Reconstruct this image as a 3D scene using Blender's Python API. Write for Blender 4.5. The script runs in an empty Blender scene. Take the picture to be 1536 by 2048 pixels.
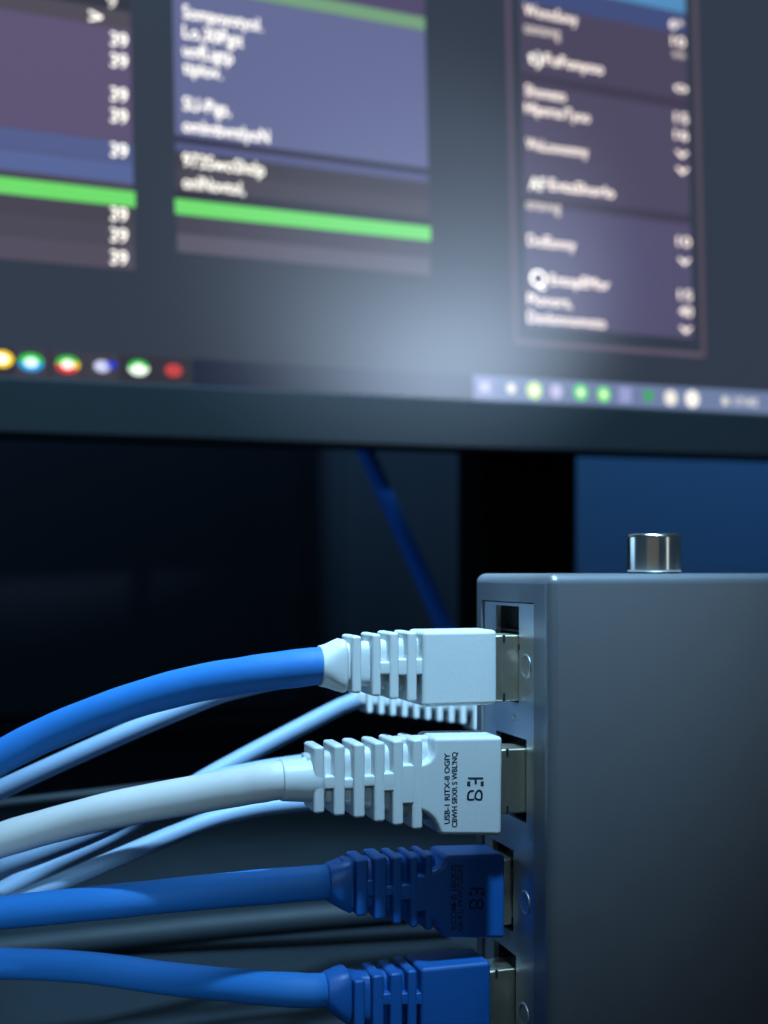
import bpy, bmesh, math, random
from mathutils import Vector, Matrix

# ------------------------------------------------------------------ camera, world, lamps, exposure
S = 0.001                       # the scene is laid out in millimetres, built in metres
ZC = 100.0                      # camera height above the desk (mm)
FPX, CX, CY = 2464.0, 768.0, 1145.0
YAW = math.atan2(748.0, FPX)
FW = Vector((math.sin(YAW), math.cos(YAW), 0.0))
RT = Vector((math.cos(YAW), -math.sin(YAW), 0.0))
UP = Vector((0, 0, 1.0))
scene = bpy.context.scene
C = scene.collection

cam_d = bpy.data.cameras.new('camera')
cam = bpy.data.objects.new('camera', cam_d); C.objects.link(cam)
cam.location = (0, 0, ZC * S)
cam.rotation_euler = (math.radians(90), 0, -YAW)
cam_d.sensor_fit = 'VERTICAL'; cam_d.sensor_height = 24.0
cam_d.lens = 24.0 * FPX / 2048.0
cam_d.shift_y = (CY - 1024.0) / 2048.0
cam_d.clip_start = 0.005; cam_d.clip_end = 20
cam_d.dof.use_dof = True
cam_d.dof.focus_distance = 0.209
cam_d.dof.aperture_fstop = cam_d.lens / 2.5
scene.camera = cam

world = bpy.data.worlds.new('World'); scene.world = world; world.use_nodes = True
bg = world.node_tree.nodes['Background']
bg.inputs[0].default_value = (0.30, 0.58, 1.0, 1); bg.inputs[1].default_value = 0.048

def aim(o, target):
    d = Vector(target) - Vector(o.location)
    o.rotation_euler = d.to_track_quat('-Z', 'Y').to_euler()

def spot(name, loc, target, watts, col, size_deg, blend, radius):
    l = bpy.data.lights.new(name, 'SPOT'); l.energy = watts; l.color = col
    l.spot_size = math.radians(size_deg); l.spot_blend = blend; l.shadow_soft_size = radius * S
    o = bpy.data.objects.new(name, l); C.objects.link(o)
    o.location = Vector(loc) * S + Vector((0, 0, ZC * S)); aim(o, Vector(target) * S + Vector((0, 0, ZC * S)))
    return o

def area(name, loc, target, watts, col, sx, sy):
    l = bpy.data.lights.new(name, 'AREA'); l.energy = watts; l.color = col
    l.shape = 'RECTANGLE'; l.size = sx * S; l.size_y = sy * S
    o = bpy.data.objects.new(name, l); C.objects.link(o)
    o.location = Vector(loc) * S + Vector((0, 0, ZC * S)); aim(o, Vector(target) * S + Vector((0, 0, ZC * S)))
    return o

# key lamp above the camera; its cone edge stands in for a phone's shadow
spot('key_spot_light', (56, -15, 590), (72, 200, 157), 82, (0.37, 0.70, 1.0), 17.0, 0.30, 30)
# added fill spot on the left, brightening the sweep of the cables
spot('cable_fill_light', (-150, -280, 130), (-14, 205, -60), 19, (0.38, 0.71, 1.0), 11.4, 0.9, 60)
# lamp far to the right whose beam glows in the matte screen
spot('screen_glow_light', (640, -132, 232), (190, 522, 150), 20, (0.58, 0.76, 1.0), 16.5, 0.85, 20)
# cool ceiling light
area('ceiling_light', (100, 330, 800), (60, 210, -30), 5.0, (0.34, 0.68, 1.0), 260, 260)
# added area light at far left, giving the port panel its blue reflection
area('panel_reflection_light', (-330, 640, 75), (80, 205, -10), 0.3, (0.30, 0.60, 1.0), 300, 130)
# two added area lights, cool right and warm left, placed for the knob's reflections
area('knob_cool_light', (420, -330, 60), (114, 203, 3), 0.09, (0.75, 0.9, 1.0), 90, 300)
area('knob_warm_light', (-250, -320, 40), (114, 203, 3), 0.035, (1.0, 0.86, 0.6), 600, 260)
# added light behind the monitor, washing the wall on the right
area('wall_wash_light', (640, 650, 120), (560, 900, 20), 0.10, (0.25, 0.55, 1.0), 200, 60)

scene.view_settings.view_transform = 'Standard'; scene.view_settings.look = 'None'
scene.view_settings.exposure = 0.0; scene.view_settings.gamma = 1.0
scene.view_settings.use_curve_mapping = False
scene.render.engine = 'CYCLES'
scene.cycles.use_denoising = True
scene.cycles.max_bounces = 8

# ------------------------------------------------------------------ helpers
def ray(px, py): return FW + RT * ((px - CX) / FPX) + UP * ((CY - py) / FPX)
def at(px, py, depth): return ray(px, py) * depth                 # mm, camera height = 0
def atY(px, py, Y):
    d = ray(px, py); return d * (Y / d.y)
def atX(px, py, X):
    d = ray(px, py); return d * (X / d.x)
def w(v): return Vector((v[0] * S, v[1] * S, (v[2] + ZC) * S))    # mm -> world metres

def new_obj(name, me, mat, parent=None):
    o = bpy.data.objects.new(name, me); C.objects.link(o)
    if mat is not None and not me.materials: me.materials.append(mat)
    if parent is not None:
        o.parent = parent
        p = Matrix.Identity(4)
        q = parent
        o.matrix_parent_inverse = world_of(parent).inverted()
    return o
_W = {}
def world_of(o):
    m = o.matrix_basis.copy()
    if o.parent is not None:
        m = world_of(o.parent) @ o.matrix_parent_inverse @ m
    return m

def from_bm(name, bm, mat, parent=None, smooth=True, wn=True):
    bmesh.ops.recalc_face_normals(bm, faces=bm.faces)
    me = bpy.data.meshes.new(name); bm.to_mesh(me); bm.free()
    if smooth:
        for p in me.polygons: p.use_smooth = True
    o = new_obj(name, me, mat, parent)
    if smooth and wn:
        m = o.modifiers.new('normals', 'WEIGHTED_NORMAL'); m.keep_sharp = False; m.weight = 80
    return o

def empty(name, loc_mm, label, cat, group=None):
    o = bpy.data.objects.new(name, None); C.objects.link(o); o.location = w(loc_mm)
    o.empty_display_size = 0.01
    tag(o, label, cat, group); return o
def tag(o, label, cat, group=None):
    o['label'] = label; o['category'] = cat
    if group: o['group'] = group
    return o

def bm_box(x0, x1, y0, y1, z0, z1, bev=0.0, seg=3, bm=None):
    b = bmesh.new()
    vs = [b.verts.new(w((x, y, z))) for x in (x0, x1) for y in (y0, y1) for z in (z0, z1)]
    for f in ((0,1,3,2), (4,6,7,5), (0,4,5,1), (2,3,7,6), (0,2,6,4), (1,5,7,3)):
        b.faces.new([vs[i] for i in f])
    bmesh.ops.recalc_face_normals(b, faces=b.faces)
    if bev: bmesh.ops.bevel(b, geom=b.edges[:], offset=bev * S, segments=seg, profile=0.5, affect='EDGES')
    if bm is None: return b
    me = bpy.data.meshes.new('t'); b.to_mesh(me); b.free(); bm.from_mesh(me); bpy.data.meshes.remove(me)
    return bm

def bm_prism(pts, y0, y1, bev, seg=3):
    """polygon in the XZ plane (mm), extruded along Y and bevelled"""
    b = bmesh.new()
    a = [b.verts.new(w((x, y0, z))) for x, z in pts]; c = [b.verts.new(w((x, y1, z))) for x, z in pts]
    b.faces.new(a); b.faces.new(c[::-1]); n = len(pts)
    for i in range(n): b.faces.new([a[i], c[i], c[(i + 1) % n], a[(i + 1) % n]])
    bmesh.ops.recalc_face_normals(b, faces=b.faces)
    if bev:
        ed = [e for e in b.edges if e.calc_face_angle(0) > 0.6]
        bmesh.ops.bevel(b, geom=ed, offset=bev * S, segments=seg, profile=0.5, affect='EDGES', clamp_overlap=True)
    return b

def bm_loft(secs, n=36):
    """secs: (x, cy, cz, hy, hz, exponent) superellipse rings along X"""
    b = bmesh.new(); rings = []
    for x, cy, cz, hy, hz, e in secs:
        r = []
        for k in range(n):
            t = 2 * math.pi * k / n; c, s = math.cos(t), math.sin(t)
            r.append(b.verts.new(w((x, cy + hy * math.copysign(abs(c) ** (2 / e), c), cz + hz * math.copysign(abs(s) ** (2 / e), s)))))
        rings.append(r)
    for i in range(len(rings) - 1):
        for k in range(n):
            b.faces.new([rings[i][k], rings[i][(k + 1) % n], rings[i + 1][(k + 1) % n], rings[i + 1][k]])
    b.faces.new(rings[0]); b.faces.new(rings[-1][::-1])
    return b

def catmull(P, sub=14):
    P = [P[0] * 2 - P[1]] + P + [P[-1] * 2 - P[-2]]; out = []
    for i in range(1, len(P) - 2):
        a, b, c, d = P[i - 1], P[i], P[i + 1], P[i + 2]
        for k in range(sub):
            t = k / sub
            out.append(0.5 * ((2 * b) + (c - a) * t + (2 * a - 5 * b + 4 * c - d) * t * t + (3 * b - a - 3 * c + d) * t ** 3))
    out.append(P[-2]); return out

def bm_tube(pts, rad, n=28, sub=14):
    path = catmull([Vector(p) for p in pts], sub)
    b = bmesh.new(); rings = []; T = (path[1] - path[0]).normalized()
    N = T.cross(Vector((0, 0, 1))).normalized()
    ph = rad * 7.3 + path[0].z
    for i, p in enumerate(path):
        rad_i = rad * (1 + 0.010 * math.sin(i * 0.23 + ph) + 0.007 * math.sin(i * 0.61 + ph * 2))
        t = (path[min(i + 1, len(path) - 1)] - path[max(i - 1, 0)]).normalized()
        N = (N - t * N.dot(t)).normalized(); B = t.cross(N)
        rings.append([b.verts.new(w(p + (N * math.cos(2 * math.pi * k / n) + B * math.sin(2 * math.pi * k / n)) * rad_i)) for k in range(n)])
    for i in range(len(rings) - 1):
        for k in range(n):
            b.faces.new([rings[i][k], rings[i][(k + 1) % n], rings[i + 1][(k + 1) % n], rings[i + 1][k]])
    b.faces.new(rings[0]); b.faces.new(rings[-1][::-1])
    return b

def bm_lathe(c, prof, axis, n=48):
    """prof: (radius, height) along axis from centre c (mm)"""
    b = bmesh.new(); rings = []
    ax = Vector(axis).normalized(); u = ax.orthogonal().normalized(); v = ax.cross(u)
    for r, h in prof:
        rings.append([b.verts.new(w(Vector(c) + ax * h + (u * math.cos(2 * math.pi * k / n) + v * math.sin(2 * math.pi * k / n)) * max(r, 1e-3))) for k in range(n)])
    for i in range(len(rings) - 1):
        for k in range(n):
            b.faces.new([rings[i][k], rings[i][(k + 1) % n], rings[i + 1][(k + 1) % n], rings[i + 1][k]])
    b.faces.new(rings[0][::-1]); b.faces.new(rings[-1])
    return b

# ------------------------------------------------------------------ materials
def mat(name, col, rough=0.5, metal=0.0, spec=0.5, var=0.08, vscale=300, bump=0.0, bscale=2500, stretch=(1, 1, 1), rvar=0.06, emit=None, sss=0.0, coat=0.0):
    m = bpy.data.materials.new(name); m.use_nodes = True
    nt = m.node_tree; N = nt.nodes; L = nt.links; p = N['Principled BSDF']
    p.inputs['Metallic'].default_value = metal; p.inputs['Specular IOR Level'].default_value = spec
    tc = N.new('ShaderNodeTexCoord'); mp = N.new('ShaderNodeMapping'); mp.inputs['Scale'].default_value = stretch
    L.new(tc.outputs['Object'], mp.inputs['Vector'])
    no = N.new('ShaderNodeTexNoise'); no.inputs['Scale'].default_value = vscale; no.inputs['Detail'].default_value = 4
    L.new(mp.outputs['Vector'], no.inputs['Vector'])
    mr = N.new('ShaderNodeMapRange'); mr.inputs['To Min'].default_value = 1 - var; mr.inputs['To Max'].default_value = 1 + var
    L.new(no.outputs['Fac'], mr.inputs['Value'])
    mx = N.new('ShaderNodeMix'); mx.data_type = 'RGBA'; mx.blend_type = 'MULTIPLY'; mx.inputs[0].default_value = 1
    mx.inputs[6].default_value = (*col, 1); L.new(mr.outputs['Result'], mx.inputs[7])
    L.new(mx.outputs[2], p.inputs['Base Color'])
    r2 = N.new('ShaderNodeMapRange'); r2.inputs['To Min'].default_value = max(0.02, rough - rvar); r2.inputs['To Max'].default_value = rough + rvar
    L.new(no.outputs['Fac'], r2.inputs['Value']); L.new(r2.outputs['Result'], p.inputs['Roughness'])
    if bump:
        nb = N.new('ShaderNodeTexNoise'); nb.inputs['Scale'].default_value = bscale; nb.inputs['Detail'].default_value = 3
        L.new(mp.outputs['Vector'], nb.inputs['Vector'])
        bp = N.new('ShaderNodeBump'); bp.inputs['Strength'].default_value = bump; bp.inputs['Distance'].default_value = 0.0002
        L.new(nb.outputs['Fac'], bp.inputs['Height']); L.new(bp.outputs['Normal'], p.inputs['Normal'])
    if emit:
        p.inputs['Emission Color'].default_value = (*emit[:3], 1); p.inputs['Emission Strength'].default_value = emit[3]
    if sss:
        p.inputs['Subsurface Weight'].default_value = sss; p.inputs['Subsurface Radius'].default_value = (0.0012, 0.0012, 0.0012)
    if coat:
        p.inputs['Coat Weight'].default_value = coat; p.inputs['Coat Roughness'].default_value = 0.28
    return m
def lin(r, g, b):
    f = lambda c: (c / 255 / 12.92) if c / 255 <= 0.04045 else ((c / 255 + 0.055) / 1.055) ** 2.4
    return (f(r), f(g), f(b))

M = {}
M['white_boot'] = mat('white_boot_plastic', (0.57, 0.59, 0.59), 0.42, var=0.02, bump=0.12, bscale=1800, sss=0.12)
M['white_jacket'] = mat('white_cable_jacket', (0.58, 0.56, 0.55), 0.5, var=0.03, bump=0.15, bscale=900, stretch=(0.15, 1, 1))
M['blue_boot'] = mat('blue_boot_plastic', (0.004, 0.080, 0.30), 0.48, var=0.05, bump=0.12, bscale=1800)
M['blue_jacket'] = mat('blue_cable_jacket', (0.016, 0.135, 0.40), 0.6, spec=0.3, var=0.05, bump=0.18, bscale=900, stretch=(0.15, 1, 1))
M['lifted_jacket'] = mat('brightened_blue_cable_jacket', (0.02, 0.20, 0.80), 0.7, spec=0.1)  # blue lifted to make up for missing light under the monitor
M['grey_jacket'] = mat('pale_grey_cable_jacket', (0.15, 0.215, 0.31), 0.55, spec=0.3, var=0.04)
M['dark_jacket'] = mat('dark_grey_cable_jacket', (0.010, 0.014, 0.018), 0.6, spec=0.15, var=0.05)
M['casing'] = mat('dark_grey_painted_metal', (0.235, 0.245, 0.27), 0.38, metal=0.5, spec=0.5, var=0.05, vscale=140, bump=0.06, bscale=4000)
M['panel'] = mat('brushed_steel_panel', (0.58, 0.62, 0.66), 0.42, metal=1.0, var=0.05, vscale=200, bump=0.05, bscale=900, stretch=(1, 1, 0.08))
M['nickel'] = mat('nickel_shield', (0.80, 0.72, 0.56), 0.36, metal=1.0, var=0.06, vscale=500, bump=0.03, bscale=700)
M['knob'] = mat('polished_nickel_knob', (0.86, 0.82, 0.72), 0.2, metal=1.0, var=0.03)
M['black'] = mat('black_plastic', (0.010, 0.012, 0.014), 0.55, var=0.1)
M['port_black'] = mat('black_port_plastic', (0.012, 0.014, 0.016), 0.45, var=0.1)
M['ink'] = mat('black_print_ink', (0.012, 0.02, 0.04), 0.6, var=0.1)
M['blue_ink'] = mat('dark_blue_print_ink', (0.0015, 0.014, 0.06), 0.6, var=0.1)
M['bezel'] = mat('dark_bezel_plastic', (0.12, 0.145, 0.16), 0.7, spec=0.1, var=0.05, bump=0.1)
M['stand'] = mat('black_stand_plastic', (0.006, 0.007, 0.008), 0.8, spec=0.08)
M['desk'] = mat('dark_desk_laminate', (0.006, 0.009, 0.012), 0.7, spec=0.12, var=0.15, vscale=60, bump=0.05)
M['wall'] = mat('blue_lit_wall', (0.10, 0.24, 0.46), 0.8, var=0.04, vscale=20, bump=0.05, bscale=300)  # the blue light on the wall is put into its colour
M['backdrop_black'] = mat('black_backdrop', (0.03, 0.042, 0.06), 0.8, spec=0.12, var=0.1)
M['backdrop_slate'] = mat('slate_backdrop', (0.11, 0.14, 0.19), 0.8, spec=0.1, var=0.1)

def screen_mat(name, rgb, k=1.0, tint=0.0):
    c = lin(*rgb)
    m = mat(name, (0.004, 0.004, 0.005), 0.36, var=0.0, rvar=0.0, emit=(*c, k))
    return m

# ------------------------------------------------------------------ setting: desk and wall
desk = from_bm('desk', bm_box(-900, 1100, -250, 900, -130, -ZC, 0), M['desk'], smooth=False); desk['kind'] = 'structure'
wall = from_bm('back_wall', bm_box(-1200, 1400, 900, 960, -200, 900, 0), M['wall'], smooth=False); wall['kind'] = 'structure'

t = empty('dark_block', (-140, 830, -ZC), 'black block added to darken the background at the left below the monitor', 'backdrop block')  # added block, its own black gives the background darkness
from_bm('case', bm_box(-480, 190, 770, 880, -ZC, 330, 4), M['backdrop_black'], t)
from_bm('block_front', bm_box(-440, 178, 765, 770.5, -ZC + 14, 318, 2), M['backdrop_black'], t)
t = empty('slate_block', (275, 860, -ZC), 'dark slate block added for the dim zone behind the blue diagonal cable', 'cabinet')  # added block, its slate colour sets the dimmer middle zone
from_bm('case', bm_box(204, 356, 830, 885, -ZC, 330, 16), M['backdrop_slate'], t)
from_bm('block_inset', bm_box(222, 338, 827.5, 830.4, -ZC + 10, 322, 1.2), M['backdrop_slate'], t)

# ------------------------------------------------------------------ monitor
MU = Vector((0.99210415, 0.12466453, 0.01371552)); MV = Vector((-0.01615402, 0.01857074, 0.99969704)); MN = Vector((0.12437205, -0.99202514, 0.02043794))
MO = Vector((159.76488, 526.28432, 79.24107))
mon = empty('monitor', (285, 620, -ZC), 'large dark bezel computer monitor showing blurred text windows and a taskbar', 'monitor')
MM = Matrix(((MU.x, MV.x, MN.x, MO.x * S), (MU.y, MV.y, MN.y, MO.y * S), (MU.z, MV.z, MN.z, (MO.z + ZC) * S), (0, 0, 0, 1)))
def muv(px, py):
    d = ray(px, py); k = MO.dot(MN) / d.dot(MN); q = d * k - MO
    return q.dot(MU), q.dot(MV)
def on_mon(name, bm, material, parent=mon, smooth=False):
    """bm given in monitor-plane millimetres (u, v, outwards)"""
    for v in bm.verts: v.co = MM @ (v.co * S)
    return from_bm(name, bm, material, parent, smooth=smooth, wn=smooth)
def ubox(u0, u1, v0, v1, n0, n1, bev=0.0):
    b = bmesh.new()
    vs = [b.verts.new((x, y, z)) for x in (u0, u1) for y in (v0, v1) for z in (n0, n1)]
    for f in ((0,1,3,2), (4,6,7,5), (0,4,5,1), (2,3,7,6), (0,2,6,4), (1,5,7,3)): b.faces.new([vs[i] for i in f])
    bmesh.ops.recalc_face_normals(b, faces=b.faces)
    if bev: bmesh.ops.bevel(b, geom=b.edges[:], offset=bev, segments=3, profile=0.5, affect='EDGES')
    return b
U0, U1, VT = -235.0, 345.0, 330.0
on_mon('bezel', ubox(U0 - 14, U1 + 14, -22.6, -0.4, -14, 2.2, 1.2), M['bezel'], smooth=True)
on_mon('bezel', ubox(U0 - 14, U0, -0.38, VT + 14, -14, 2.2, 1.2), M['bezel'], smooth=True)
on_mon('bezel', ubox(U1, U1 + 14, -0.38, VT + 14, -14, 2.2, 1.2), M['bezel'], smooth=True)
on_mon('bezel', ubox(U0, U1, VT, VT + 14, -14, 2.2, 1.2), M['bezel'], smooth=True)
on_mon('rear_housing', ubox(U0 - 10, U1 + 10, -19, VT + 8, -58, -14.3, 8), M['stand'], smooth=True)
scr = on_mon('screen', ubox(U0 + .1, U1 - .1, -0.3, VT - .1, -6, 0), screen_mat('screen_desktop', (50, 58, 72)))
from_bm('stand_neck', bm_box(236, 292, 602, 640, -ZC + 6, 190, 4), M['stand'], mon)
from_bm('stand_foot', bm_box(150, 380, 560, 740, -ZC, -ZC + 6, 2), M['stand'], mon)

_lvl = [0]
def upanel(name, u0, u1, v0, v1, rgb, lvl, k=1.0):
    return on_mon(name, ubox(u0, u1, v0, v1, 0.02 + 0.06 * lvl, 0.06 + 0.06 * lvl), screen_mat('screen_' + name, rgb, k), scr)
# left window
upanel('window_pane', -235, -110.8, 46.4, 240, (72, 68, 80), 0)
upanel('window_band', -235, -110.8, 98.8, 145.4, (94, 82, 114), 1)
upanel('window_band', -235, -110.8, 90.4, 98.6, (84, 94, 140), 1)
upanel('window_band', -235, -110.8, 81.6, 90.0, (88, 102, 152), 1)
upanel('window_band', -235, -110.8, 46.4, 55.5, (84, 78, 94), 1)
upanel('window_band', -235, -110.8, 55.8, 64.5, (76, 72, 86), 1)
upanel('window_band', -235, -110.8, 145.7, 152.6, (80, 74, 84), 1)
upanel('window_band', -235, -110.8, 152.7, 240, (50, 50, 62), 1)
upanel('green_bar', -235, -110.2, 72.2, 78.6, (112, 222, 108), 2, 1.0)
# middle window
upanel('window_pane', -92.9, 24.3, 55.6, 240, (70, 66, 80), 0)
upanel('window_band', -92.9, 24.3, 104.5, 167.5, (100, 106, 148), 1)
upanel('window_band', -92.9, 24.3, 98.0, 101.5, (86, 90, 134), 1)
upanel('window_band', -92.9, 24.3, 101.7, 104.3, (48, 46, 66), 1)
upanel('window_band', -92.9, 24.3, 90.2, 97.8, (64, 60, 72), 1)
upanel('window_band', -92.9, 24.3, 82.2, 90.0, (72, 67, 80), 1)
upanel('window_band', -92.9, 24.3, 78.0, 82.0, (46, 45, 58), 1)
upanel('window_band', -92.9, 24.3, 55.6, 63.2, (92, 88, 104), 1)
upanel('window_band', -92.9, 24.3, 173.8, 240, (82, 74, 106), 1)
upanel('green_bar', -93.6, 24.9, 71.4, 77.8, (112, 222, 108), 2)
upanel('green_bar', -92.9, 24.3, 167.7, 173.6, (118, 160, 124), 2)
# right window with its frame
upanel('window_frame', 67.0, 69.6, 27.0, 240, (92, 80, 100), 0)
upanel('window_frame', 176.2, 179.0, 27.0, 240, (86, 76, 92), 0)
upanel('window_frame', 69.65, 176.15, 27.0, 29.4, (98, 88, 106), 0)
upanel('window_pane', 74.4, 171.2, 36.0, 240, (80, 74, 100), 0)
upanel('window_band', 74.4, 171.2, 36.0, 93.0, (84, 80, 112), 1)
upanel('window_band', 74.4, 171.2, 94.0, 98.5, (66, 62, 82), 1)
upanel('window_band', 74.4, 171.2, 151.6, 157.0, (66, 60, 80), 1)
upanel('window_band', 74.4, 171.2, 157.2, 189.8, (76, 70, 94), 1)
upanel('window_band', 74.4, 171.2, 190.0, 200.6, (66, 78, 124), 1)
upanel('title_bar', 74.4, 171.2, 200.8, 240, (84, 142, 190), 2)
# taskbar
upanel('taskbar_pane', -235, muv(383, 740)[0], 0.1, 11.2, (50, 48, 58), 0)
upanel('taskbar_pane', muv(384, 740)[0], muv(945, 770)[0], 0.1, 11.2, (28, 34, 56), 0)
upanel('taskbar_pane', muv(946, 770)[0], 345, 0.1, 11.4, (112, 128, 165), 0)
for a, b in ((170, 237), (30, 96), (104, 168)):
    upanel('taskbar_button', muv(a, 735)[0], muv(b, 735)[0], 0.2, 11.1, (62, 60, 72), 1)

def udisc(u, v, r, n=20):
    b = bmesh.new(); lo = [b.verts.new((u + r * math.cos(6.2832 * k / n), v + r * math.sin(6.2832 * k / n), 0.20)) for k in range(n)]
    hi = [b.verts.new((p.co.x, p.co.y, 0.26)) for p in lo]
    b.faces.new(hi); b.faces.new(lo[::-1])
    for k in range(n): b.faces.new([lo[k], lo[(k + 1) % n], hi[(k + 1) % n], hi[k]])
    return b
def uwedge(u, v, r0, r1, a0, a1, z=0.20, n=10):
    b = bmesh.new(); q = []
    for zz in (z, z + 0.06):
        q.append([[b.verts.new((u + r * math.cos(a0 + (a1 - a0) * k / n), v + r * math.sin(a0 + (a1 - a0) * k / n), zz)) for k in range(n + 1)] for r in (r0, r1)])
    for k in range(n):
        for s in (0, 1): b.faces.new([q[s][0][k], q[s][0][k + 1], q[s][1][k + 1], q[s][1][k]])
        b.faces.new([q[0][1][k], q[0][1][k + 1], q[1][1][k + 1], q[1][1][k]])
    return b
_em = {}
def em(rgb, k):
    key = (rgb, k)
    if key not in _em: _em[key] = screen_mat('screen_glyph', rgb, k)
    return _em[key]
WH = (255, 250, 238)
def icon(px, py, r, centre, segs, k=1.6, rc=0.55):
    u, v = muv(px, py)
    db = udisc(u, v, r * rc)
    for q in db.verts: q.co.y = v + (q.co.y - v) * .74
    on_mon('taskbar_icon', db, em(centre, k), scr)
    for rgb, a0, a1 in segs:
        wb = uwedge(u, v, r * rc + .02, r, math.radians(a0), math.radians(a1))
        for q in wb.verts: q.co.y = v + (q.co.y - v) * .74
        on_mon('taskbar_icon', wb, em(rgb, k), scr)
GR, RD, YE, BL, CYN = (30, 190, 60), (225, 40, 40), (240, 200, 30), (40, 60, 220), (30, 150, 220)
icon(3, 718, 4.6, WH, ((YE, -180, 180),))
icon(62, 725, 4.9, (225, 255, 250), ((GR, 0, 180), (CYN, 180, 360)), 1.3)
icon(135, 729, 4.7, WH, ((GR, 20, 180), (RD, 180, 330), (YE, 330, 380)), 1.3)
icon(204, 733, 3.4, (215, 222, 255), ((215, 222, 255), -180, 180) and (((210, 215, 250), -180, 180),), 1.0)
icon(222, 730, 2.4, BL, ((BL, -180, 180),), 0.9)
icon(277, 736, 4.3, (250, 255, 245), ((GR, 10, 180), ((235, 255, 235), 180, 370)), 1.3)
icon(347, 741, 3.7, (200, 75, 75), (((215, 70, 70), -180, 180),), 0.9)
# tray
u0, v0 = muv(969, 774)
on_mon('tray_icon', ubox(u0 - 4.6, u0 + 4.6, v0 - 4.4, v0 + 4.4, .2, .26), em((150, 145, 195), 0.9), scr)
on_mon('tray_icon', ubox(u0 - 2.2, u0 + 2.2, v0 - 2.0, v0 + 2.0, .28, .34), em((200, 205, 245), 1.0), scr)
for px, py, r, rgb, k in ((1022, 777, 2.4, WH, .95), (1068, 781, 4.1, (205, 240, 150), 1.1), (1112, 783, 3.4, (210, 205, 245), .9), (1161, 785, 3.9, (90, 235, 110), 1.0),
                          (1207, 789, 3.5, (110, 245, 90), 1.1), (1297, 792, 3.0, (70, 180, 110), .9), (1341, 796, 3.8, WH, 1.0), (1384, 798, 4.2, WH, 1.15), (1450, 802, 2.2, WH, .85)):
    u, v = muv(px, py); on_mon('tray_icon', udisc(u, v, r), em(rgb, k), scr)
    if rgb[1] > 225 and rgb is not WH: on_mon('tray_icon', (lambda b: ([setattr(q.co, 'z', q.co.z + .1) for q in b.verts], b)[1])(udisc(u, v, r * .45)), em(WH, 1.2), scr)
u0, v0 = muv(1250, 790)
on_mon('tray_icon', ubox(u0 - 3.6, u0 + 3.6, v0 - 3.8, v0 + 3.8, .2, .26), em((165, 170, 220), .9), scr)

# writing on the screen
def text_mesh(body, fat=0.0):
    cu = bpy.data.curves.new('txt', 'FONT'); cu.body = body; cu.offset = fat; cu.resolution_u = 3
    o = bpy.data.objects.new('txt', cu); C.objects.link(o)
    dg = bpy.context.evaluated_depsgraph_get(); dg.update()
    me = bpy.data.meshes.new_from_object(o.evaluated_get(dg))
    bpy.data.objects.remove(o); bpy.data.curves.remove(cu)
    me.materials.clear(); return me
def fit_text(body, width, height=None):
    me = text_mesh(body); xs = [v.co.x for v in me.vertices]; ys = [v.co.y for v in me.vertices]
    sx = width / (max(xs) - min(xs)); sy = (height / (max(ys) - min(ys))) if height else sx
    b = bmesh.new(); b.from_mesh(me); bpy.data.meshes.remove(me)
    for v in b.verts: v.co = Vector(((v.co.x - min(xs)) * sx, (v.co.y - 0.36) * (sy if height else sy), 0))
    return b
def stext(body, px0, px1, py, k=1.35, rgb=WH, size=8.0):
    u, v = muv(px0, py); u1, _ = muv(px1, py)
    me = text_mesh(body, 0.0); xs = [q.co.x for q in me.vertices]; ys = [q.co.y for q in me.vertices]
    sx = (u1 - u) / (max(xs) - min(xs)); b = bmesh.new(); b.from_mesh(me); bpy.data.meshes.remove(me)
    for q in b.verts: q.co = Vector((u + (q.co.x - min(xs)) * sx, v + (q.co.y - 0.27) * size, 0.30))
    o = on_mon('text_line', b, em(rgb, k * 1.55), scr)
for y in (80, 122, 190, 233, 302, 430, 472, 517): stext('39', 221, 254, y, 1.35)
stext('>', 178, 204, 35, 1.5, size=9); stext('9', 214, 232, 4, .8)
for body, a, b, y in (('Sompoyotyol.', 366, 523, 26), ('Lo,30Pgit', 366, 485, 65), ('uofLigtp', 366, 465, 102), ('tiplov.', 366, 443, 137),
                      ('SU-Pigs,', 366, 460, 209), ('omlmbvntlyoN', 366, 537, 253), ('973SwoShtlp', 366, 528, 322), ('onlNovtol,', 366, 488, 366)):
    stext(body, a, b, y)
for body, a, b, y, k in (('WonoSony', 1048, 1154, 21, 1.2), ('oonsvvg', 1048, 1119, 56, .75), ('FoFonyoo', 1089, 1205, 120, 1.3), ('Shonato', 1050, 1130, 182, 1.2),
                         ('HlporsoTyoo', 1050, 1178, 217, 1.25), ('WeLoonommy', 1052, 1175, 289, 1.2), ('EntaShorlo', 1098, 1227, 371, 1.3), ('onsvvg', 1052, 1120, 409, .75),
                         ('DolEonny', 1055, 1150, 482, 1.2), ('EntopEMor', 1100, 1218, 561, 1.3), ('Plonors,', 1055, 1143, 600, 1.2), ('Dsnlonnomoto', 1055, 1210, 636, 1.2)):
    stext(body, a, b, y, k, (255, 240, 228), 7.6)
for (px, py), s in zip(((1352, 49), (1356, 83), (1357, 114), (1361, 174), (1362, 236), (1362, 270), (1363, 306), (1364, 339), (1367, 484), (1368, 521), (1370, 591), (1371, 624), (1371, 658)),
                       ('6*', '10', '**', 'o', '15', '16', 'v', 'v', '10', 'v', '15', '40', 'v')):
    stext(s, px - 13, px + 13, py, 0.75 if py == 114 else 1.15, (255, 240, 228), 7)
stext('t)', 1056, 1082, 116, 1.4, size=9); stext('AF', 1058, 1090, 369, 1.3, size=9); stext('Q', 1060, 1092, 559, 1.5, size=11)
stext('17:42', 1468, 1514, 804, 0.85, size=5)

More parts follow.
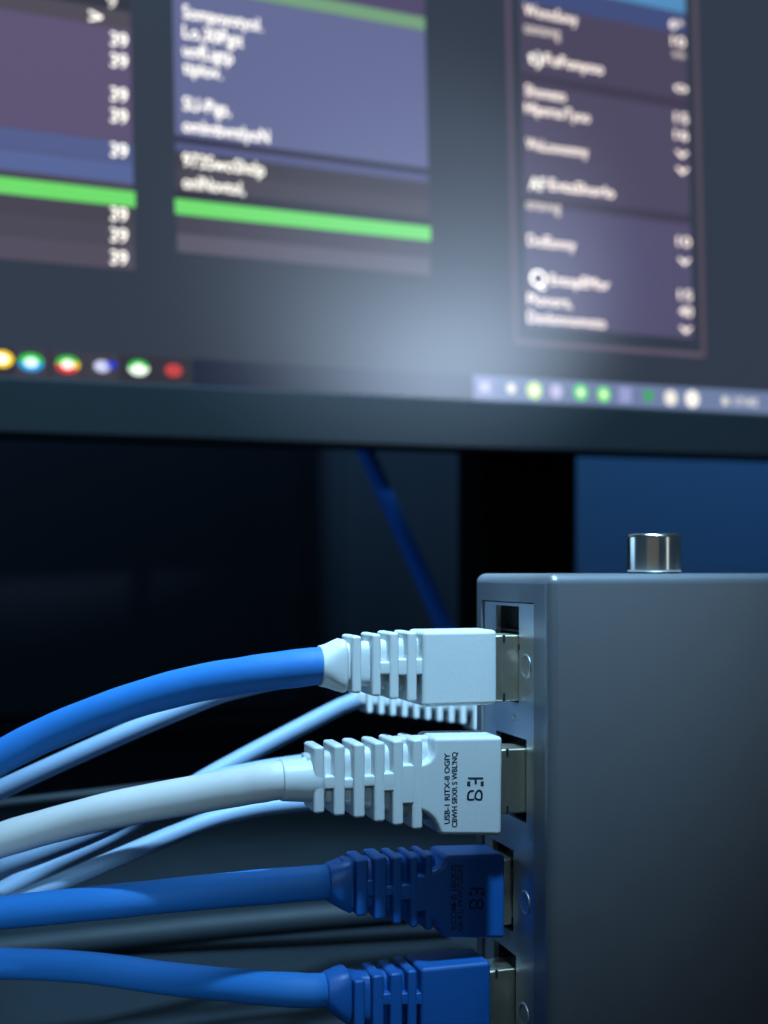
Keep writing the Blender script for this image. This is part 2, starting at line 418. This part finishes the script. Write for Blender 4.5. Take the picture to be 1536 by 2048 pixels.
# ------------------------------------------------------------------ network box
XP = 85.5                                    # plane of the port panel
BY0, BY1, BX1, BZ = 186.4, 220.7, 205.0, -0.2
box = empty('network_box', (XP + 60, 203, -ZC), 'dark grey metal network box with a shiny metal knob on top', 'network box')
casing = from_bm('casing', bm_box(XP - 0.5, BX1, BY0, BY1, -ZC + 1.5, BZ, 1.8, 5), M['casing'], box)
PY0, PY1 = 192.6, 216.8                      # panel in depth
PZ1 = atX(1020, 1203, XP).z; PZ0 = -96.0
cut = from_bm('cut', bm_box(XP - 5, XP + 25, PY0, PY1, PZ0, PZ1), None, smooth=False)
bo = casing.modifiers.new('hole', 'BOOLEAN'); bo.object = cut; bo.operation = 'DIFFERENCE'; bo.solver = 'EXACT'
casing.modifiers.remove(casing.modifiers['normals'])
dg = bpy.context.evaluated_depsgraph_get(); dg.update()
nm = bpy.data.meshes.new_from_object(casing.evaluated_get(dg)); casing.modifiers.clear()
old = casing.data; casing.data = nm; bpy.data.meshes.remove(old); bpy.data.objects.remove(cut)
nm.materials.clear(); nm.materials.append(M['casing'])
for p in nm.polygons: p.use_smooth = True
nm.set_sharp_from_angle(angle=math.radians(35))
m_ = casing.modifiers.new('normals', 'WEIGHTED_NORMAL'); m_.weight = 90; m_.keep_sharp = True

# ports: (y0, y1, z0, z1) of each opening in the panel
def pz(py, depth=219.5): return -(py - CY) / FPX * depth
ports = [(200.1, 210.9, pz(1407, 216), pz(1212)), (196.8, 210.6, pz(1640, 216), pz(1462, 225)), (202.6, 212.4, pz(1872, 217), pz(1690, 223)), (201.4, 211.8, pz(2100, 217), pz(1893, 223))]
def panel_bm():
    zs = sorted({PZ0 + .25, PZ1 - .25} | {z for p in ports for z in p[2:]}, reverse=True)
    b = bmesh.new(); x0, x1 = XP, XP + 1.0; rects = []
    for i in range(len(zs) - 1):
        za, zb = zs[i], zs[i + 1]; zm = (za + zb) / 2
        h = [p for p in ports if p[2] < zm < p[3]]
        if h: rects += [(PY0 + .12, h[0][0], zb, za), (h[0][1], PY1 - .3, zb, za)]
        else: rects.append((PY0 + .12, PY1 - .3, zb, za))
    for y0, y1, z0, z1 in rects:
        bm_box(x0, x1, y0, y1, z0, z1, 0, bm=b)
    bmesh.ops.remove_doubles(b, verts=b.verts, dist=1e-7)
    dup = {}
    for f in b.faces:
        k = tuple(round(c, 7) for c in f.calc_center_median()); dup.setdefault(k, []).append(f)
    bmesh.ops.delete(b, geom=[f for v in dup.values() if len(v) > 1 for f in v], context='FACES_ONLY')
    return b
panel = from_bm('port_panel', panel_bm(), M['panel'], box, smooth=False)
for y0, y1, z0, z1 in ports:
    b = bmesh.new()                          # jack cavity: five thin walls behind the opening
    X0, X1 = XP + 1.02, XP + 16
    bm_box(X0, X1, y0 - .8, y0 - .01, z0 - .8, z1 + .8, bm=b); bm_box(X0, X1, y1 + .01, y1 + .8, z0 - .8, z1 + .8, bm=b)
    bm_box(X0, X1, y0, y1, z1 + .01, z1 + .8, bm=b); bm_box(X0, X1, y0, y1, z0 - .8, z0 - .01, bm=b)
    bm_box(X1 + .02, X1 + 1, y0 - .8, y1 + .8, z0 - .8, z1 + .8, bm=b)
    jack = from_bm('port', b, M['port_black'], box, smooth=False)
    b = bmesh.new()                          # moulded ribs inside the opening
    zt = z1 - 4.2; n = 11
    bm_box(XP + 1.1, XP + 1.9, y0 + .05, y1 - .05, zt - .5, zt, 0.1, 1, bm=b)
    for k in range(n):
        yy = y0 + .5 + (y1 - y0 - 1.0) * k / (n - 1)
        bm_box(XP + 2.2, XP + 3.2, yy - .16, yy + .16, zt + .1, z1 - .1, 0, bm=b)
    from_bm('contact_grille', b, M['black'], jack, smooth=False)
for px, py in ((1052, 1333), (1050, 1806), (1048, 2030)):
    c = atX(px, py, XP)
    r = from_bm('rivet', bm_lathe((XP + .3, c.y, c.z), [(2.15, 0), (2.15, .36), (2.0, .52), (1.75, .50), (1.62, .33), (1.4, .30), (0.01, .38)], (-1, 0, 0)), M['panel'], box)
    r.modifiers.clear()
# tiny indicator hole and slot
c = atX(1038, 1294, XP); from_bm('indicator_hole', bm_box(XP - .06, XP + .02, c.y - .35, c.y + .35, c.z - .45, c.z + .45), M['black'], box, smooth=False)
c = atX(1028, 1438, XP); from_bm('panel_dimple', bm_lathe((XP + .05, c.y, c.z), [(.8, 0), (.7, .2), (.4, .3), (.01, .33)], (-1, 0, 0), 20), M['panel'], box)
kc = (113.7, 203, BZ)
from_bm('knob', bm_lathe(kc, [(4.55, 0), (4.55, .25), (4.85, .35), (4.88, .7), (4.88, 6.5), (4.78, 6.9), (4.5, 7.2), (4.1, 7.33), (0.02, 7.33)], (0, 0, 1), 72), M['knob'], box)

# ------------------------------------------------------------------ patch cables
def rib_box(px0, px1, pt, pb, Y0, Y1, bev=0.5):
    a = atY(px0, pt, Y0); b = atY(px1, pb, Y0)
    return bm_box(a.x, b.x, Y0, Y1, b.z, a.z, bev, 3)

def boot_print(boot, parts, material):
    pass

def patch_cable(name, label, cat, group, Yf, colour, body, ribs, webs, core, collar, cable, rad, shield, notch=None, D=(6.6, 9.0), guard=None):
    """all outlines measured on the front plane Y = Yf; D = rib depth at the cable end and at the body"""
    bootm, jackm = (M['white_boot'], M['white_jacket']) if colour == 'white' else (M['blue_boot'], M['blue_jacket'])
    if colour == 'white_blue': bootm, jackm = M['white_boot'], M['blue_jacket']
    bx0, bx1, bt, bb = body
    a = atY(bx0, bt, Yf); b = atY(bx1, bb, Yf)
    root = empty(name, ((a.x + b.x) / 2, Yf + 4, (a.z + b.z) / 2), label, cat, group)
    if notch:
        pts = [(atY(x, y, Yf).x, atY(x, y, Yf).z) for x, y in notch]
        boot = from_bm('boot', bm_prism(pts, Yf, Yf + D[1], 0.75), bootm, root)
    else:
        boot = from_bm('boot', bm_box(a.x, b.x, Yf, Yf + D[1], b.z, a.z, 0.8, 4), bootm, root)
    n = len(ribs); span = max(1, n)
    yc = Yf + D[0] / 2
    for i, (x0, x1, t, bo_) in enumerate(ribs):
        d = D[0] + (D[1] - D[0]) * (i + 1) / (span + 1)
        from_bm('rib', rib_box(x0, x1, t, bo_, Yf + .02, Yf + d), bootm, boot)
    for (x0, x1, t, bo_, rec) in webs:
        p = atY(x0, t, Yf); q = atY(x1, bo_, Yf)
        from_bm('bridge', bm_box(p.x - .5, q.x + .5, Yf + .06 + rec, Yf + 3.4, q.z, p.z, 0.35, 2), bootm, boot)
    # strain-relief core: (px, top, bottom, recess)
    secs = []
    for (x, t, bo_, rec) in core:
        p = atY(x, t, Yf); q = atY(x, bo_, Yf); f = (x - core[0][0]) / (core[-1][0] - core[0][0])
        d = D[0] + (D[1] - D[0]) * f
        hy = (d - rec - .8) / 2
        secs.append((p.x, Yf + rec + hy, (p.z + q.z) / 2, hy, (p.z - q.z) / 2, 4.5))
    from_bm('strain_core', bm_loft(secs), bootm, boot, wn=False)
    secs = []
    for (x, t, bo_, hy, e) in collar:
        p = atY(x, t, yc); q = atY(x, bo_, yc)
        secs.append((p.x, yc, (p.z + q.z) / 2, hy, (p.z - q.z) / 2, e))
    from_bm('collar', bm_loft(secs), bootm, boot, wn=False)
    if guard:
        for (x0, x1, t, bo_, y0, y1) in guard:
            p = atY(x0, t, Yf + y0); q = atY(x1, bo_, Yf + y0)
            from_bm('latch_guard', bm_box(p.x, q.x, Yf + y0, Yf + y1, q.z, p.z, 0.4, 2), bootm, boot)
    # jacket
    pts = [Vector((secs[1][0] + 2.6, yc, secs[1][2] - .05)), Vector((secs[1][0] - .2, yc, secs[1][2]))]
    for (x, y, dep) in cable: pts.append(at(x, y, dep))
    from_bm('jacket', bm_tube(pts, rad), jackm, root, wn=False)
    # metal plug: (Y0, Y1, top, bottom)
    y0, y1, t, bo_ = shield
    p = atY(1018, t, y0); q = atY(1018, bo_, y0); X0 = b.x - 1.5; X1 = XP + 11
    pl = from_bm('plug', bm_box(X0, X1, y0, y1, q.z, p.z, 0.35, 2), M['nickel'], root)
    xm = b.x + 1.9
    g = bmesh.new()
    bm_box(xm, xm + .45, y0 - .05, y0 + .3, p.z - 1.4, p.z + .03, 0, bm=g); bm_box(xm, xm + .45, y0 - .05, y0 + .3, q.z - .03, q.z + 1.4, 0, bm=g)
    from_bm('crimp_slot', g, M['black'], pl, smooth=False)
    from_bm('crimp_band', bm_box(b.x + .35, xm - .1, y0 - .18, y0 + 1.0, q.z + .2, p.z - .2, 0.12, 2), M['nickel'], pl)
    return root, boot

BR = 3.2
c1, b1 = patch_cable('patch_cable', 'thick blue network cable with a white ribbed plug, topmost in the port panel', 'cable', 'cables plugged into the network box',
    198.0, 'white_blue', (846, 995, 1262, 1410),
    [(705, 724, 1272, 1387), (745, 763, 1268, 1393), (780, 799, 1265, 1399), (815, 835, 1264, 1404)],
    [(763, 780, 1324, 1350, .3), (799, 815, 1318, 1352, .5), (835, 847, 1318, 1351, .5)],
    [(676, 1293, 1370, 1.2), (705, 1288, 1372, 1.3), (850, 1276, 1392, 2.2)],
    [(638, 1294, 1371, 3.45, 2.0), (638.6, 1291, 1373, 3.6, 2.0), (641, 1290.5, 1373.5, 3.65, 2.1), (652, 1288, 1375, 3.7, 2.4), (668, 1281, 1381, 3.75, 3.4), (679, 1277, 1384, 3.8, 4.2), (684, 1278, 1383, 3.75, 4.2), (687, 1284, 1377, 3.3, 4.0)],
    [(600, 1336, 207), (500, 1349, 208), (378, 1371, 212), (241, 1410, 217), (103, 1464, 222), (0, 1515, 224), (-110, 1580, 226), (-260, 1690, 226), (-420, 1850, 224)], BR, (200.2, 207.0, 1270, 1402), D=(7.2, 8.6))
c2, b2 = patch_cable('patch_cable', 'thick white network cable with a printed white ribbed plug, second from the top', 'cable', 'cables plugged into the network box',
    194.0, 'white', (870, 1006, 1473, 1672),
    [(628, 650, 1494, 1627), (668, 691, 1491, 1632), (708, 731, 1488, 1636), (749, 771, 1485, 1644), (786, 808, 1481, 1651), (825, 846, 1479, 1659)],
    [(650, 668, 1553, 1579, .1), (691, 708, 1559, 1580, .7), (731, 749, 1552, 1574, .15), (771, 786, 1546, 1583, .02), (808, 825, 1530, 1608, .0)],
    [(620, 1514, 1606, 1.9), (866, 1488, 1648, 2.0)],
    [(560, 1523, 1598, 3.35, 2.0), (560.5, 1519, 1601, 3.6, 2.0), (563, 1518, 1602, 3.7, 2.0), (626, 1514, 1604, 3.7, 2.1), (640, 1514, 1604, 3.6, 2.2)],
    [(520, 1566, 201.5), (438, 1581, 203.5), (241, 1617, 211), (103, 1651, 219), (0, 1681, 224), (-120, 1722, 226), (-280, 1790, 228), (-440, 1880, 228)], BR, (197.2, 204.5, 1498, 1628),
    notch=[(1006, 1473), (1004, 1672), (880, 1671), (876, 1656), (867, 1640), (855, 1629), (845, 1624), (836, 1622), (836, 1527), (848, 1526), (858, 1521), (865, 1513), (868, 1502), (869, 1475)],
    D=(7.2, 9.4), guard=[(790, 866, 1476, 1490, 3.6, 6.6)])
c3, b3 = patch_cable('patch_cable', 'thick blue network cable with a printed dark blue ribbed plug, below the white printed plug', 'cable', 'cables plugged into the network box',
    201.5, 'blue', (882, 1011, 1709, 1879),
    [(713, 737, 1720, 1832), (749, 775, 1716, 1839), (786, 805, 1715, 1848), (821, 837, 1714, 1855), (851, 866, 1712, 1861)],
    [(737, 749, 1764, 1796, .8), (775, 786, 1774, 1793, .1), (805, 821, 1771, 1801, .05), (837, 851, 1753, 1823, .0)],
    [(690, 1727, 1812, 1.3), (880, 1716, 1852, 2.2)],
    [(652, 1731, 1800, 3.0, 2.0), (652.6, 1727, 1801, 3.3, 2.1), (656, 1726, 1803, 3.4, 2.4), (676, 1721, 1814, 3.6, 3.4), (692, 1715, 1821, 3.75, 4.2), (696, 1717, 1820, 3.7, 4.2), (698, 1722, 1814, 3.3, 4)],
    [(610, 1767, 210.3), (412, 1784, 212), (215, 1804, 214), (0, 1826, 220), (-150, 1846, 224), (-320, 1878, 227), (-460, 1915, 230)], 2.95, (203.4, 210.2, 1718, 1850),
    notch=[(1011, 1709), (1010, 1879), (887, 1876), (884, 1866), (878, 1853), (870, 1843), (860, 1837), (852, 1835), (852, 1744), (872, 1741), (882, 1735), (890, 1726), (893, 1712)],
    D=(7.0, 9.0))
c4, b4 = patch_cable('patch_cable', 'thick blue network cable with a plain blue ribbed plug, lowest in the port panel', 'cable', 'cables plugged into the network box',
    199.5, 'blue', (843, 983, 1937, 2094),
    [(709, 731, 1962, 2066), (746, 769, 1952, 2072), (781, 806, 1948, 2080), (816, 835, 1942, 2088)],
    [(769, 781, 1988, 2012, .1), (806, 816, 1988, 2012, .3), (835, 845, 1988, 2012, .3)],
    [(686, 1962, 2044, 1.2), (850, 1950, 2078, 2.2)],
    [(648, 1949, 2014, 2.8, 2.0), (648.6, 1945, 2015, 3.2, 2.1), (652, 1944, 2017, 3.3, 2.4), (672, 1938, 2032, 3.5, 3.4), (688, 1933, 2042, 3.7, 4.2), (692, 1935, 2040, 3.6, 4.2), (695, 1942, 2034, 3.2, 4)],
    [(610, 1981, 208), (516, 1975, 210), (344, 1958, 219), (172, 1935, 225), (0, 1927, 232), (-150, 1930, 238), (-320, 1944, 244)], 2.85, (202.4, 209.2, 1938, 2070), D=(7.0, 9.0))

# --- writing on the printed plugs
def print_text(boot, body, px, py0, py1, Yf, m, wmm=1.0, flip=False):
    """reads from bottom (py1) to top (py0); px = middle of the column"""
    p0 = atY(px, py1, Yf); p1 = atY(px, py0, Yf)
    L = p1.z - p0.z
    me = text_mesh(body, 0.03); xs = [q.co.x for q in me.vertices]
    sx = L / (max(xs) - min(xs)); b = bmesh.new(); b.from_mesh(me); bpy.data.meshes.remove(me)
    for q in b.verts:
        a = (q.co.x - min(xs)) * sx; h = (q.co.y - 0.35) / 0.7 * wmm
        q.co = w((p0.x - h + (p1.x - p0.x) * a / L, Yf - 0.025, p0.z + a))
    return from_bm('print', b, m, boot, smooth=False)
def flat_poly(boot, polys, Yf, m):
    b = bmesh.new()
    for pts in polys:
        lo = [b.verts.new(w(Vector((atY(x, y, Yf).x, Yf - 0.03, atY(x, y, Yf).z)))) for x, y in pts]
        b.faces.new(lo)
    return from_bm('print', b, m, boot, smooth=False)
def stroke(pts, wd):
    out = []
    for i in range(len(pts) - 1):
        (x0, y0), (x1, y1) = pts[i], pts[i + 1]; d = math.hypot(x1 - x0, y1 - y0); nx, ny = -(y1 - y0) / d * wd / 2, (x1 - x0) / d * wd / 2
        ex, ey = (x1 - x0) / d * wd * .25, (y1 - y0) / d * wd * .25
        out.append([(x0 + nx - ex, y0 + ny - ey), (x1 + nx + ex, y1 + ny + ey), (x1 - nx + ex, y1 - ny + ey), (x0 - nx - ex, y0 - ny - ey)])
    return out
def emblem(ox, oy, k):
    z = lambda x, y: (ox + x * k, oy + y * k)
    P = [[z(705, 880), z(990, 880), z(990, 920), z(705, 920)], [z(828, 921), z(872, 921), z(872, 1012), z(828, 1012)],
         [z(688, 955), z(752, 955), z(752, 1046), z(688, 1046)], [z(942, 958), z(1000, 958), z(1000, 1048), z(942, 1048)]]
    P += stroke([z(*q) for q in ((810, 1132), (760, 1136), (720, 1165), (705, 1225), (708, 1292), (740, 1300), (815, 1292))], 38 * k)
    P += stroke([z(*q) for q in ((838, 1250), (850, 1190), (880, 1140), (915, 1125), (950, 1145), (965, 1200), (962, 1260), (945, 1295), (890, 1295), (850, 1275), (838, 1250))], 36 * k)
    return P
kz = 160 / 1489
flat_poly(b2, emblem(860, 1460, kz), 194.0, M['ink'])
print_text(b2, 'USB-1 RITX-8 OGIY', 894, 1506, 1648, 194.0, M['ink'], .92)
print_text(b2, 'CBWH SRXR S WBL\'NQ', 909, 1504, 1655, 194.0, M['ink'], .92)
flat_poly(b3, emblem(870, 1688, kz * .92), 201.5, M['blue_ink'])
print_text(b3, 'RCOM-B 18QUS', 907, 1729, 1860, 201.5, M['blue_ink'], 1.0)
print_text(b3, 'XIR-8 L. PRWO\'LSGRE', 920, 1728, 1866, 201.5, M['blue_ink'], 1.0)

# --- thin pale cables running behind the plugs
def loose(label, pts, rad, m, group='thin pale cables behind the plugs', cat='cable', name='thin_cable'):
    P = [at(*p) for p in pts]
    root = empty(name, P[0], label, cat, group)
    from_bm('jacket', bm_tube(P, rad, 20, 12), m, root, wn=False)
    return root
loose('thin pale cable running close under the topmost thick blue cable', [(1060, 1330, 268), (940, 1335, 264), (800, 1340, 260), (640, 1345, 256), (500, 1372, 252), (412, 1398, 250), (206, 1486, 246), (0, 1580, 242), (-120, 1640, 240), (-300, 1750, 240)], 1.95, M['grey_jacket'])
rear = loose('thin pale cable with a blurred ribbed white plug seen beneath the topmost plug', [(760, 1396, 281), (725, 1398, 280), (690, 1410, 278), (660, 1424, 276), (516, 1499, 268), (420, 1551, 263), (300, 1625, 258), (215, 1676, 254), (107, 1728, 250), (0, 1784, 246), (-140, 1852, 244), (-300, 1940, 244)], 1.95, M['grey_jacket'])
loose('thin pale cable peeking out above the thick white cable', [(960, 1520, 262), (800, 1522, 258), (680, 1520, 252), (619, 1526, 248), (516, 1541, 245), (420, 1563, 242), (300, 1612, 240), (200, 1660, 240), (86, 1706, 240), (0, 1738, 240), (-140, 1795, 242), (-300, 1870, 246)], 1.9, M['grey_jacket'])
loose('thin pale cable sweeping down below the thick white cable', [(960, 1580, 270), (800, 1590, 266), (700, 1598, 262), (625, 1604, 258), (520, 1616, 255), (430, 1638, 252), (340, 1672, 249), (258, 1706, 246), (170, 1744, 244), (86, 1780, 242), (-60, 1845, 242), (-250, 1930, 244)], 1.85, M['grey_jacket'])
# ribbed rear boot on the second of them
pb = at(740, 1395, 281)
Yr = pb.y - 4
rb = []
for k in range(9):
    x = 735 + 23.4 * k
    rb.append((x, x + 12, 1366 - k * 1.0, 1428 + k * 2.8))
bd = atY(948, 1350, Yr); be = atY(1010, 1462, Yr)
boot = from_bm('boot', bm_box(bd.x, be.x, Yr, Yr + 8, be.z, bd.z, .8), M['white_boot'], rear)
for (x0, x1, t_, b_) in rb: from_bm('rib', rib_box(x0, x1, t_, b_, Yr, Yr + 8, .6), M['white_boot'], boot)
p, q = atY(716, 1378, Yr), atY(950, 1360, Yr); p2, q2 = atY(716, 1414, Yr), atY(950, 1436, Yr)
from_bm('strain_core', bm_loft([(p.x, Yr + 4, (p.z + p2.z) / 2, 2.6, (p.z - p2.z) / 2, 3), (q.x, Yr + 4, (q.z + q2.z) / 2, 3.2, (q.z - q2.z) / 2, 4)]), M['white_boot'], boot, wn=False)

# --- dim cables further back
loose('dim grey cable crossing behind between the blue and white cables at the far left', [(-250, 1640, 330), (-100, 1620, 332), (0, 1608, 335), (215, 1584, 340), (420, 1560, 346), (640, 1530, 352), (900, 1500, 360)], 1.3, M['dark_jacket'], 'dim cables far behind')
loose('dim dark cable lying on the desk below the third thick cable', [(-300, 1930, 310), (0, 1902, 318), (200, 1880, 322), (420, 1856, 326), (640, 1836, 330), (900, 1815, 336)], 3.6, M['dark_jacket'], 'dim cables far behind')
loose('blurred blue cable hanging diagonally beneath the monitor', [(640, 700, 640), (692, 815, 635), (745, 932, 630), (797, 1048, 620), (850, 1165, 610), (902, 1282, 600), (950, 1390, 588), (985, 1450, 575), (1030, 1480, 560)], 4.2, M['lifted_jacket'], 'dim cables far behind', name='hanging_cable')
